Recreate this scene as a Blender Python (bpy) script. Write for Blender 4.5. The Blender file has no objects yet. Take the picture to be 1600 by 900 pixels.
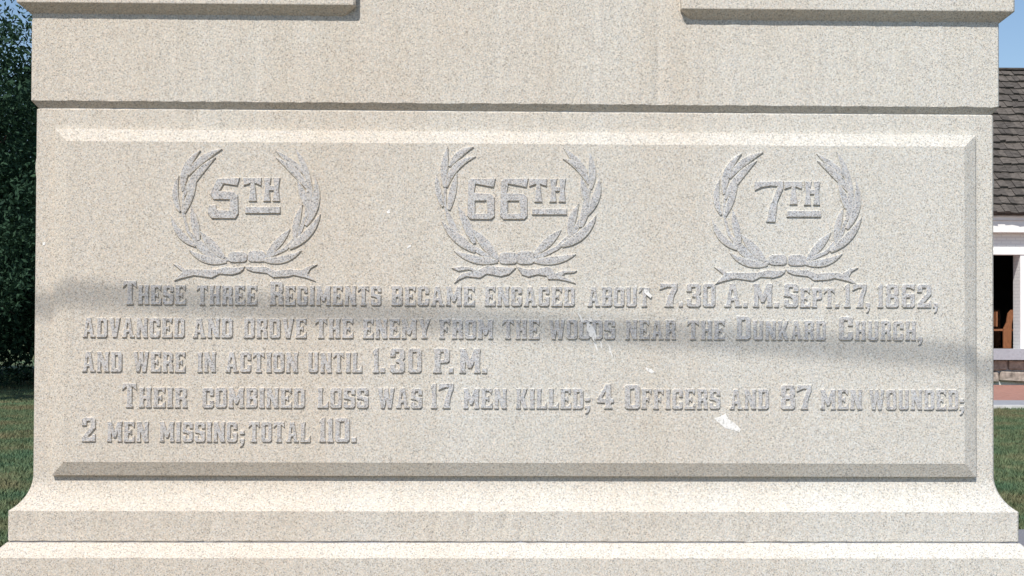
import bpy, bmesh, math, random
import numpy as np
from mathutils import Vector, Matrix
from mathutils.geometry import tessellate_polygon

random.seed(7)
rng = np.random.default_rng(7)
scene = bpy.context.scene
C = scene.collection

# ------------------------------------------------------------------ camera
F_PX, CAM = 2187.0, Vector((-0.0832, -3.5, 1.6))
YAW, PITCH, ROLL = (math.radians(a) for a in (-1.133, 0.956, -0.239))
ROT = Matrix.Rotation(YAW, 3, 'Z') @ Matrix.Rotation(PITCH, 3, 'X') @ Matrix.Rotation(ROLL, 3, 'Y')
cam_data = bpy.data.cameras.new('camera')
cam_data.sensor_width = 36.0
cam_data.lens = 36.0 * F_PX / 1600.0
cam_data.clip_start = 0.05
cam_data.clip_end = 2000
cam = bpy.data.objects.new('camera', cam_data)
C.objects.link(cam)
m3 = Matrix((ROT.col[0], ROT.col[2], -ROT.col[1])).transposed()
cam.matrix_world = Matrix.Translation(CAM) @ m3.to_4x4()
scene.camera = cam

# ------------------------------------------------------------------ sky and sun
SUN = Vector((-0.45, -1.0, 1.29)).normalized()
world = bpy.data.worlds.new('World')
scene.world = world
world.use_nodes = True
wn = world.node_tree
sky = wn.nodes.new('ShaderNodeTexSky')
sky.sky_type = 'NISHITA'
sky.sun_disc = False
sky.sun_elevation = math.asin(SUN.z)
sky.sun_rotation = math.atan2(SUN.x, SUN.y)
sky.air_density = 1.0
sky.dust_density = 0.6
sky.ozone_density = 3.0
bg = wn.nodes['Background']
bg.inputs['Strength'].default_value = 0.098
wn.links.new(sky.outputs[0], bg.inputs['Color'])
sun_data = bpy.data.lights.new('sun', 'SUN')
sun_data.energy = 3.95
sun_data.angle = math.radians(0.53)
sun_data.color = (1.0, 0.935, 0.855)
sun = bpy.data.objects.new('sun', sun_data)
sun.rotation_euler = SUN.to_track_quat('Z', 'Y').to_euler()
sun.location = SUN * 30
C.objects.link(sun)
scene.view_settings.view_transform = 'Standard'
scene.view_settings.look = 'None'
scene.view_settings.exposure = 0.30
scene.view_settings.gamma = 1.0
scene.view_settings.use_curve_mapping = False

# ------------------------------------------------------------------ helpers
def on_plane(px, py, Y):
    """point of the photograph (1600 x 900) measured on the plane y = Y"""
    d = ROT @ Vector(((px - 800) / F_PX, 1.0, -(py - 450) / F_PX))
    return CAM + d * ((Y - CAM.y) / d.y)

def mesh_obj(name, verts, faces, mat, parent=None, smooth=False):
    me = bpy.data.meshes.new(name)
    me.from_pydata([tuple(v) for v in verts], [], faces)
    me.update()
    if smooth:
        me.polygons.foreach_set('use_smooth', [True] * len(me.polygons))
    me.materials.append(mat)
    o = bpy.data.objects.new(name, me)
    C.objects.link(o)
    if parent: o.parent = parent
    return o

def data_obj(name, me, parent=None):
    o = bpy.data.objects.new(name, me)
    C.objects.link(o)
    if parent: o.parent = parent
    return o

def thing(name, label, cat, loc=(0, 0, 0), group=None):
    o = bpy.data.objects.new(name, None)
    o.location = loc
    o.empty_display_size = 0.2
    C.objects.link(o)
    return tag(o, label, cat, group)

def tag(o, label, cat=None, group=None, kind=None):
    o['label'] = label
    if cat: o['category'] = cat
    if group: o['group'] = group
    if kind: o['kind'] = kind
    return o

def box_vf(x0, x1, y0, y1, z0, z1):
    v = [(x0, y0, z0), (x1, y0, z0), (x1, y1, z0), (x0, y1, z0), (x0, y0, z1), (x1, y0, z1), (x1, y1, z1), (x0, y1, z1)]
    f = [(3, 2, 1, 0), (4, 5, 6, 7), (0, 1, 5, 4), (1, 2, 6, 5), (2, 3, 7, 6), (3, 0, 4, 7)]
    return v, f

def box(name, x0, x1, y0, y1, z0, z1, mat, parent=None):
    v, f = box_vf(x0, x1, y0, y1, z0, z1)
    return mesh_obj(name, v, f, mat, parent)

def join_vf(parts):
    V, F = [], []
    for v, f in parts:
        n = len(V)
        V += list(v)
        F += [tuple(i + n for i in q) for q in f]
    return V, F

def tube_vf(pts, radii, n=8):
    pts = [Vector(p) for p in pts]
    V, F = [], []
    for i, p in enumerate(pts):
        t = (pts[min(i + 1, len(pts) - 1)] - pts[max(i - 1, 0)]).normalized()
        a = t.cross(Vector((0.31, 0.2, 0.93)) if abs(t.z) < 0.9 else Vector((1, 0.1, 0))).normalized()
        b = t.cross(a)
        for k in range(n):
            w = 2 * math.pi * k / n
            V.append(p + (a * math.cos(w) + b * math.sin(w)) * radii[i])
    for i in range(len(pts) - 1):
        for k in range(n):
            k2 = (k + 1) % n
            F.append((i * n + k, i * n + k2, (i + 1) * n + k2, (i + 1) * n + k))
    F.append(tuple(range(n))[::-1])
    F.append(tuple((len(pts) - 1) * n + k for k in range(n)))
    return V, F

# ------------------------------------------------------------------ materials
def new_mat(name, rough=0.8, spec=0.3):
    m = bpy.data.materials.new(name)
    m.use_nodes = True
    b = m.node_tree.nodes['Principled BSDF']
    b.inputs['Roughness'].default_value = rough
    b.inputs['Specular IOR Level'].default_value = spec
    return m, m.node_tree, b

def nd(nt, typ, **kw):
    n = nt.nodes.new(typ)
    for k, v in kw.items():
        if k in n.inputs: n.inputs[k].default_value = v
        else: setattr(n, k, v)
    return n

def ramp(nt, fac, stops, interp='LINEAR'):
    r = nt.nodes.new('ShaderNodeValToRGB')
    r.color_ramp.interpolation = interp
    e = r.color_ramp.elements
    while len(e) < len(stops): e.new(0.5)
    for q, (p, c) in zip(e, stops):
        q.position = p
        q.color = (*c, 1) if len(c) == 3 else c
    nt.links.new(fac, r.inputs[0])
    return r.outputs[0]

def mixc(nt, fac, a, b, blend='MIX'):
    n = nt.nodes.new('ShaderNodeMix')
    n.data_type = 'RGBA'
    n.blend_type = blend
    for s, v in ((n.inputs[0], fac), (n.inputs[6], a), (n.inputs[7], b)):
        if hasattr(v, 'is_output'): nt.links.new(v, s)
        elif isinstance(v, (int, float)): s.default_value = v
        else: s.default_value = (*v, 1)
    return n.outputs[2]

def scaled_pos(nt, s):
    g = nt.nodes.new('ShaderNodeNewGeometry')
    m = nt.nodes.new('ShaderNodeVectorMath')
    m.operation = 'MULTIPLY'
    m.inputs[1].default_value = s
    nt.links.new(g.outputs['Position'], m.inputs[0])
    return m.outputs[0]

def granite(name, light, mid, dark, warm, cool, warm_amt, bump=0.25, dark_share=0.16):
    m, nt, b = new_mat(name, 0.72, 0.25)
    L = nt.links
    p1 = scaled_pos(nt, (1, 1, 1))
    vor = nd(nt, 'ShaderNodeTexVoronoi', Scale=440.0, Randomness=1.0)
    L.new(p1, vor.inputs['Vector'])
    sep = nt.nodes.new('ShaderNodeSeparateColor')
    L.new(vor.outputs['Color'], sep.inputs[0])
    cryst = ramp(nt, sep.outputs[0], [(0.0, dark), (dark_share * 0.6, dark), (dark_share, mid), (0.45, mid), (0.62, light), (1.0, tuple(min(1, c * 1.16) for c in light))])
    n2 = nd(nt, 'ShaderNodeTexNoise', Scale=210.0, Detail=3.0, Roughness=0.7)
    L.new(p1, n2.inputs['Vector'])
    c2 = ramp(nt, n2.outputs[0], [(0.3, (0.84, 0.84, 0.85)), (0.5, (1.0, 1.0, 1.0)), (0.72, (1.08, 1.08, 1.07))])
    col = mixc(nt, 1.0, cryst, c2, 'MULTIPLY')
    tint = ramp(nt, sep.outputs[1], [(0.0, (1.06, 0.985, 0.95)), (0.35, (1.02, 1.0, 0.94)), (0.65, (0.98, 1.0, 1.0)), (1.0, (0.95, 1.0, 1.07))])
    col = mixc(nt, 1.0, col, tint, 'MULTIPLY')
    # weather staining in broad zones, plus a tone ramp from warm left to paler right
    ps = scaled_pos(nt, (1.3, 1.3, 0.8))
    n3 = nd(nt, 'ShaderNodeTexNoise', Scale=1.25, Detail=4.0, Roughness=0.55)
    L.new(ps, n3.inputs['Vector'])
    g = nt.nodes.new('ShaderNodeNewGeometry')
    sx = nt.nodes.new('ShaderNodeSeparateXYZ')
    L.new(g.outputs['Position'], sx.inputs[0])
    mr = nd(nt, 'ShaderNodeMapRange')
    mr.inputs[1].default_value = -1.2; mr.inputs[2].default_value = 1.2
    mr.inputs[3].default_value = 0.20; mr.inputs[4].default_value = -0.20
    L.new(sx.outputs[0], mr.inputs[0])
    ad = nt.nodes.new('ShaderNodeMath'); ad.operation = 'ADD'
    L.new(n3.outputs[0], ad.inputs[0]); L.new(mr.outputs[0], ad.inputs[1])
    zone_tone = ramp(nt, ad.outputs[0], [(0.34, cool), (0.66, warm)])
    col = mixc(nt, warm_amt, col, mixc(nt, 1.0, col, zone_tone, 'MULTIPLY'))
    pst = scaled_pos(nt, (16, 16, 0.8))
    n4 = nd(nt, 'ShaderNodeTexNoise', Scale=1.0, Detail=3.0)
    L.new(pst, n4.inputs['Vector'])
    streak = ramp(nt, n4.outputs[0], [(0.3, (0.965, 0.958, 0.945)), (0.6, (1.0, 1.0, 1.0))])
    col = mixc(nt, 1.0, col, streak, 'MULTIPLY')
    L.new(col, b.inputs['Base Color'])
    bp = nd(nt, 'ShaderNodeBump', Strength=bump, Distance=0.0012)
    L.new(n2.outputs[0], bp.inputs['Height'])
    L.new(bp.outputs[0], b.inputs['Normal'])
    return m

M = {}
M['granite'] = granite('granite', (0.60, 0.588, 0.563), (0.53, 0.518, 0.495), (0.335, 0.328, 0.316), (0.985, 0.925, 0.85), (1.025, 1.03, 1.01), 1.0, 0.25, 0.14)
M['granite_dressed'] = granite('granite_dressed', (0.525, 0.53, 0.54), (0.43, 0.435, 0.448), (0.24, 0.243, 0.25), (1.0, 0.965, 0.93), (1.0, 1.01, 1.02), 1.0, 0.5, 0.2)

def flat(name, col, rough=0.8, spec=0.3, var=0.12, scale=6.0, bump=0.0, stretch=(1, 1, 1)):
    m, nt, b = new_mat(name, rough, spec)
    n = nd(nt, 'ShaderNodeTexNoise', Scale=scale, Detail=5.0, Roughness=0.6)
    nt.links.new(scaled_pos(nt, stretch), n.inputs['Vector'])
    lo = tuple(c * (1 - var) for c in col); hi = tuple(min(1, c * (1 + var)) for c in col)
    nt.links.new(ramp(nt, n.outputs[0], [(0.3, lo), (0.7, hi)]), b.inputs['Base Color'])
    if bump:
        bp = nd(nt, 'ShaderNodeBump', Strength=bump, Distance=0.01)
        nt.links.new(n.outputs[0], bp.inputs['Height'])
        nt.links.new(bp.outputs[0], b.inputs['Normal'])
    return m

M['mortar'] = flat('mortar', (0.62, 0.61, 0.60), 0.9, 0.1, 0.2, 60)
M['lead_joint'] = flat('lead_joint', (0.33, 0.35, 0.41), 0.7, 0.3, 0.2, 40)
M['dropping'] = flat('bird_lime', (0.80, 0.80, 0.78), 0.85, 0.15, 0.12, 120)
_nt = M['dropping'].node_tree
_n = nd(_nt, 'ShaderNodeTexNoise', Scale=210.0, Detail=4.0, Roughness=0.7)
_nt.links.new(scaled_pos(_nt, (1, 1, 0.45)), _n.inputs['Vector'])
_nt.links.new(ramp(_nt, _n.outputs[0], [(0.28, (0, 0, 0)), (0.46, (1, 1, 1))]), _nt.nodes['Principled BSDF'].inputs['Alpha'])
M['white_paint'] = flat('white_paint', (0.82, 0.82, 0.81), 0.55, 0.3, 0.04, 8)
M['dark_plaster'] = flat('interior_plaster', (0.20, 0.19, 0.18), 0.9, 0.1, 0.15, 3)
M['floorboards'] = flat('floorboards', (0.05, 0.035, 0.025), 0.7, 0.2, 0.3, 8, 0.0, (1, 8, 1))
M['pew_wood'] = flat('pew_wood', (0.27, 0.115, 0.055), 0.5, 0.4, 0.3, 14, 0.1, (6, 1, 1))
M['shingle'] = flat('wood_shingle', (0.088, 0.080, 0.073), 0.9, 0.1, 0.45, 9, 0.5, (1, 1, 4))
M['shingle_old'] = flat('wood_shingle_faded', (0.118, 0.106, 0.095), 0.9, 0.1, 0.4, 9, 0.5, (1, 1, 4))
M['threshold'] = flat('threshold_stone', (0.36, 0.37, 0.41), 0.85, 0.2, 0.12, 20, 0.2)
M['field_stone'] = flat('field_stone', (0.34, 0.30, 0.26), 0.9, 0.15, 0.5, 9, 0.6)
M['asphalt'] = flat('path_asphalt', (0.20, 0.205, 0.225), 0.9, 0.2, 0.15, 60, 0.3)
M['gravel'] = flat('bounce_gravel', (0.15, 0.112, 0.078), 0.95, 0.1, 0.25, 70, 0.6)
M['kerb'] = flat('kerb_concrete', (0.30, 0.315, 0.345), 0.85, 0.2, 0.12, 12, 0.1)
M['kerb_edge'] = flat('kerb_edge', (0.55, 0.55, 0.54), 0.85, 0.2, 0.12, 12, 0.1)
M['bark'] = flat('bark', (0.085, 0.065, 0.05), 0.95, 0.1, 0.5, 18, 0.8, (1, 1, 0.2))
M['cable'] = flat('cable_rubber', (0.02, 0.02, 0.02), 0.6, 0.3, 0.1, 10)
M['pole_wood'] = flat('pole_wood', (0.12, 0.085, 0.06), 0.9, 0.1, 0.3, 10, 0.4, (4, 4, 0.3))
M['porcelain'] = flat('porcelain', (0.5, 0.5, 0.48), 0.2, 0.5, 0.05, 10)
m, nt, b = new_mat('window_glass', 0.08, 0.6)
b.inputs['Base Color'].default_value = (0.02, 0.025, 0.03, 1)
M['glass'] = m

def brick_mat(name, c1, c2, mort, sc, bw, bh, rough=0.85):
    m, nt, b = new_mat(name, rough, 0.2)
    bt = nd(nt, 'ShaderNodeTexBrick', Scale=sc)
    bt.inputs['Color1'].default_value = (*c1, 1); bt.inputs['Color2'].default_value = (*c2, 1); bt.inputs['Mortar'].default_value = (*mort, 1)
    bt.inputs['Mortar Size'].default_value = 0.012; bt.inputs['Brick Width'].default_value = bw; bt.inputs['Row Height'].default_value = bh
    return m, nt, b, bt
m, nt, b, bt = brick_mat('brick_paving', (0.34, 0.165, 0.125), (0.40, 0.20, 0.16), (0.33, 0.22, 0.18), 1.0, 0.2, 0.1)
nt.links.new(scaled_pos(nt, (1, 1, 1)), bt.inputs['Vector'])
n = nd(nt, 'ShaderNodeTexNoise', Scale=9.0, Detail=6.0)
nt.links.new(scaled_pos(nt, (1, 1, 1)), n.inputs['Vector'])
nt.links.new(mixc(nt, 1.0, bt.outputs[0], ramp(nt, n.outputs[0], [(0.3, (0.8, 0.8, 0.82)), (0.7, (1.15, 1.13, 1.12))]), 'MULTIPLY'), b.inputs['Base Color'])
M['brick_paving'] = m
m, nt, b, bt = brick_mat('whitewashed_brick', (0.80, 0.80, 0.79), (0.83, 0.83, 0.82), (0.72, 0.72, 0.72), 1.0, 0.21, 0.075)
g = nt.nodes.new('ShaderNodeNewGeometry'); sx = nt.nodes.new('ShaderNodeSeparateXYZ'); cx = nt.nodes.new('ShaderNodeCombineXYZ')
nt.links.new(g.outputs['Position'], sx.inputs[0])
ad = nt.nodes.new('ShaderNodeMath'); ad.operation = 'ADD'
nt.links.new(sx.outputs[0], ad.inputs[0]); nt.links.new(sx.outputs[1], ad.inputs[1])
nt.links.new(ad.outputs[0], cx.inputs[0]); nt.links.new(sx.outputs[2], cx.inputs[1])
nt.links.new(cx.outputs[0], bt.inputs['Vector'])
nt.links.new(bt.outputs[0], b.inputs['Base Color'])
bp = nd(nt, 'ShaderNodeBump', Strength=0.5, Distance=0.01); bp.invert = True
nt.links.new(bt.outputs['Fac'], bp.inputs['Height']); nt.links.new(bp.outputs[0], b.inputs['Normal'])
M['white_brick'] = m

def grass_mat(name, blade):
    m, nt, b = new_mat(name, 0.75, 0.2)
    n1 = nd(nt, 'ShaderNodeTexNoise', Scale=0.9, Detail=5.0, Roughness=0.65)
    nt.links.new(scaled_pos(nt, (1, 1, 1)), n1.inputs['Vector'])
    n2 = nd(nt, 'ShaderNodeTexNoise', Scale=26.0, Detail=3.0)
    nt.links.new(scaled_pos(nt, (1, 1, 1)), n2.inputs['Vector'])
    c = ramp(nt, n1.outputs[0], [(0.36, (0.08, 0.145, 0.085)), (0.5, (0.125, 0.165, 0.09)), (0.6, (0.165, 0.165, 0.095)), (0.74, (0.20, 0.17, 0.10))])
    c = mixc(nt, 1.0, c, ramp(nt, n2.outputs[0], [(0.3, (0.6, 0.62, 0.6)), (0.7, (1.3, 1.28, 1.2))]), 'MULTIPLY')
    nt.links.new(c, b.inputs['Base Color'])
    if blade: b.inputs['Subsurface Weight'].default_value = 0.0
    return m
M['lawn'] = grass_mat('lawn', False)
M['blade'] = grass_mat('grass_blades', True)

def leaf_mat(name, c0, c1):
    m, nt, b = new_mat(name, 0.75, 0.12)
    oi = nd(nt, 'ShaderNodeTexNoise', Scale=1.7, Detail=4.0)
    nt.links.new(scaled_pos(nt, (1, 1, 1)), oi.inputs['Vector'])
    nt.links.new(ramp(nt, oi.outputs[0], [(0.35, c0), (0.65, c1)]), b.inputs['Base Color'])
    return m
M['leaf_a'] = leaf_mat('leaf_dark', (0.010, 0.026, 0.015), (0.022, 0.050, 0.027))
M['leaf_b'] = leaf_mat('leaf_mid', (0.016, 0.04, 0.026), (0.042, 0.085, 0.048))

# ------------------------------------------------------------------ setting: ground, paths
def structure(o): o['kind'] = 'structure'; return o
gv, gf = [], []
N = 60
xs = np.concatenate([-np.geomspace(400, 1, 30), np.geomspace(1, 400, 30)])
for j in range(N):
    for i in range(N): gv.append((xs[i], xs[j] + 10, -0.004))
for j in range(N - 1):
    for i in range(N - 1): gf.append((j * N + i, j * N + i + 1, (j + 1) * N + i + 1, (j + 1) * N + i))
structure(mesh_obj('lawn', gv, gf, M['lawn']))
def strip(name, x0, x1, y0, y1, z, mat):
    return structure(mesh_obj(name, [(x0, y0, z), (x1, y0, z), (x1, y1, z), (x0, y1, z)], [(0, 1, 2, 3)], mat))
strip('bounce_forecourt', -6, 6, -9, 1.2, 0.008, M['gravel'])  # unseen tan ground, added in front to bounce warm light onto the undersides
strip('footpath', -1.9, 30, 3.4, 6.75, 0.012, M['asphalt'])
strip('brick_walk', 2.0, 26, 21.6, 27.25, 0.02, M['brick_paving'])
kw = structure(box('walk_kerb', 2.0, 26, 20.1, 21.6, -0.05, 0.035, M['kerb']))
mesh_obj('kerb_edge', *box_vf(2.0, 26, 19.9, 20.1, -0.05, 0.05), M['kerb_edge'], kw)

# ------------------------------------------------------------------ monument
mon = thing('stone_monument', 'pale granite monument with inscribed raised panel and three carved wreaths', 'monument', (0, 0, 0))
HX, HY = 1.2, 1.0           # die half sizes; front face at y = 0, centre at y = HY
def sweep(name, prof, mat, parent, cx=0.0, cy=HY, hx=HX, hy=HY, c=0.004, nick=True):
    """rectangular block whose outline steps out by prof[i][0] at height prof[i][1]; corners eased, arrises slightly nicked"""
    V, F = [], []
    n_f = 150 if nick else 2
    for i, (p, z) in enumerate(prof):
        X, Y = hx + p, hy + p
        arris = nick and (i < 3 or i > len(prof) - 3)
        for k in range(n_f):
            x = -X + c + (2 * X - 2 * c) * k / (n_f - 1)
            jy, jz = (random.gauss(0, .00035), random.gauss(0, .00035)) if arris else (0, 0)
            if arris and random.random() < 0.018: jy += random.uniform(.0008, .003)
            V.append((cx + x, cy - Y + jy, z + jz))
        for sx_, sy_ in ((X, -Y + c), (X, Y - c), (X - c, Y), (-X + c, Y), (-X, Y - c), (-X, -Y + c)):
            V.append((cx + sx_, cy + sy_, z))
    m_ = n_f + 6
    for i in range(len(prof) - 1):
        for k in range(m_):
            k2 = (k + 1) % m_
            F.append((i * m_ + k, i * m_ + k2, (i + 1) * m_ + k2, (i + 1) * m_ + k))
    F.append(tuple(range(m_ - 1, -1, -1)))
    n = (len(prof) - 1) * m_
    F.append(tuple(n + k for k in range(m_)))
    o = mesh_obj(name, V, F, mat, parent)
    return o

cove = []
for i in range(15):
    w = math.radians(62) * i / 14
    cove.append((0.0455 * (1 - math.cos(w)) / (1 - math.cos(math.radians(62))), 1.192 - 0.085 * math.sin(w) / math.sin(math.radians(62))))
die_prof = [(0.0435, 1.0325), (0.0455, 1.035)] + cove[::-1] + [(0.0, 2.098), (-0.002, 2.1005)]
sweep('die_block', die_prof, M['granite'], mon)
sweep('bed_joint', [(-0.004, 2.0985), (-0.004, 2.1055)], M['mortar'], mon, nick=False)
sweep('upper_block', [(-0.002, 2.1035), (0.0105, 2.1185), (0.0108, 2.120), (0.0108, 3.05)], M['granite'], mon)
sweep('bed_joint', [(0.0420, 1.0265), (0.0420, 1.0345)], M['lead_joint'], mon, nick=False)
sweep('base_block', [(0.082, 0.56), (0.082, 0.9985), (0.0805, 1.0005), (0.049, 1.029), (0.046, 1.030)], M['granite'], mon)
sweep('plinth', [(0.30, -0.05), (0.30, 0.53), (0.28, 0.555), (0.10, 0.562)], M['granite'], mon)
sweep('shaft', [(-0.10, 3.045), (-0.12, 3.9), (-0.5, 4.2)], M['granite'], mon)
# corner mouldings that start just above the frame line
def moulding(x0, x1, zb):
    cx, hx = (x0 + x1) / 2, (x1 - x0) / 2 - 0.0
    y0, y1 = -0.038, 2.038
    V, F = [], []
    for ins, z in ((0.0285, zb - 0.0245), (0.0005, zb - 0.001), (0.0, zb + 0.001), (0.0, 2.95), (0.03, 3.0)):
        c = 0.005
        X0, X1, Y0, Y1 = x0 + ins, x1 - ins, y0 + ins, y1 - ins
        V += [(X0 + c, Y0, z), (X1 - c, Y0, z), (X1, Y0 + c, z), (X1, Y1 - c, z), (X1 - c, Y1, z), (X0 + c, Y1, z), (X0, Y1 - c, z), (X0, Y0 + c, z)]
    for i in range(4):
        for k in range(8):
            F.append((i * 8 + k, i * 8 + (k + 1) % 8, (i + 1) * 8 + (k + 1) % 8, (i + 1) * 8 + k))
    F.append(tuple(range(7, -1, -1))); F.append(tuple(32 + k for k in range(8)))
    return mesh_obj('corner_moulding', V, F, M['granite'], mon)
moulding(-1.2408, -0.4061, 2.3585)
moulding(0.4045, 1.2413, 2.3562)
# raised panel with bevelled rim
PY = -0.0275
ro, ri = (-1.15, 1.15, 1.190, 2.0475), (-1.1165, 1.1165, 1.2245, 2.0165)
V, F = [], []
for (x0, x1, z0, z1), y in ((ro, 0.002), (ro, -0.0118), ((ro[0] + .0006, ro[1] - .0006, ro[2] + .0006, ro[3] - .0006), -0.0126), ((ri[0] - .0012, ri[1] + .0012, ri[2] - .0012, ri[3] + .0012), PY + 0.0007), (ri, PY)):
    V += [(x0, y, z0), (x1, y, z0), (x1, y, z1), (x0, y, z1)]
for i in range(4):
    for k in range(4):
        F.append((i * 4 + k, i * 4 + (k + 1) % 4, (i + 1) * 4 + (k + 1) % 4, (i + 1) * 4 + k))
F.append((16, 17, 18, 19))
panel = mesh_obj('inscription_panel', V, F, M['granite'], mon)
# rounded bosses low on the flanks, seen just beyond the edges
for s, zc in ((-1, 1.955), (1, 1.93)):
    V, F = [], []
    for i in range(9):
        for j in range(12):
            r = i / 8; w = 2 * math.pi * j / 12
            V.append((s * (HX - 0.002 + 0.0135 * math.sqrt(max(0, 1 - r * r))), 0.055 + 0.05 * r * math.cos(w), zc + 0.052 * r * math.sin(w)))
    for i in range(8):
        for j in range(12):
            j2 = (j + 1) % 12
            q = (i * 12 + j, i * 12 + j2, (i + 1) * 12 + j2, (i + 1) * 12 + j)
            F.append(q if s < 0 else q[::-1])
    mesh_obj('side_boss', V, F, M['granite'], mon, True)

# ---- relief from outlines
def loop_area(l):
    x, y = l[:, 0], l[:, 1]
    return 0.5 * float(np.sum(x * np.roll(y, -1) - np.roll(x, -1) * y))

def offset_loop(l, d):
    e = np.roll(l, -1, 0) - l
    e = e / (np.linalg.norm(e, axis=1, keepdims=True) + 1e-12)
    nrm = np.stack([e[:, 1], -e[:, 0]], 1)
    nn = nrm + np.roll(nrm, 1, 0)
    ln = np.linalg.norm(nn, axis=1, keepdims=True)
    nn = nn / np.maximum(ln, 1e-6)
    k = 1.0 / np.maximum((nn * nrm).sum(1, keepdims=True), 0.55)
    return l + nn * d * k

def relief_mesh(name, loops, h, inset, draft, mat):
    """loops: arrays in (x, z); outer counter-clockwise, holes clockwise; stands h proud of y = 0"""
    V, F = [], []
    tops, start = [], []
    for l in loops:
        rings = [(offset_loop(l, draft), 0.0015), (l, -0.62 * h), (offset_loop(l, -inset), -h)]
        n = len(l); b0 = len(V)
        for r, y in rings: V += [(float(p[0]), y, float(p[1])) for p in r]
        for i in range(2):
            for k in range(n):
                k2 = (k + 1) % n
                F.append((b0 + i * n + k, b0 + i * n + k2, b0 + (i + 1) * n + k2, b0 + (i + 1) * n + k))
        tops.append([Vector((float(p[0]), float(p[1]), 0)) for p in rings[2][0]])
        start += [b0 + 2 * n + k for k in range(n)]
    nside = len(F)
    solid = [i for i, l in enumerate(loops) if loop_area(l) > 0]
    first = np.cumsum([0] + [len(t) for t in tops])
    groups = [list(range(len(loops)))] if len(solid) == 1 else [[i] for i in solid]
    for grp in groups:
        idx = [start[first[i] + k] for i in grp for k in range(len(tops[i]))]
        for t in tessellate_polygon([tops[i] for i in grp]):
            a, b_, c = (idx[i] for i in t)
            va, vb, vc = V[a], V[b_], V[c]
            ar = (vb[0] - va[0]) * (vc[2] - va[2]) - (vc[0] - va[0]) * (vb[2] - va[2])
            if abs(ar) < 1e-14: continue
            F.append((a, b_, c) if ar > 0 else (a, c, b_))
    me = bpy.data.meshes.new(name)
    me.from_pydata(V, [], F)
    me.update()
    me.materials.append(mat)
    me.materials.append(M['granite'])
    if mat is not M['dropping']:
        me.polygons.foreach_set('material_index', [1] * nside + [0] * (len(F) - nside))
    return me

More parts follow.
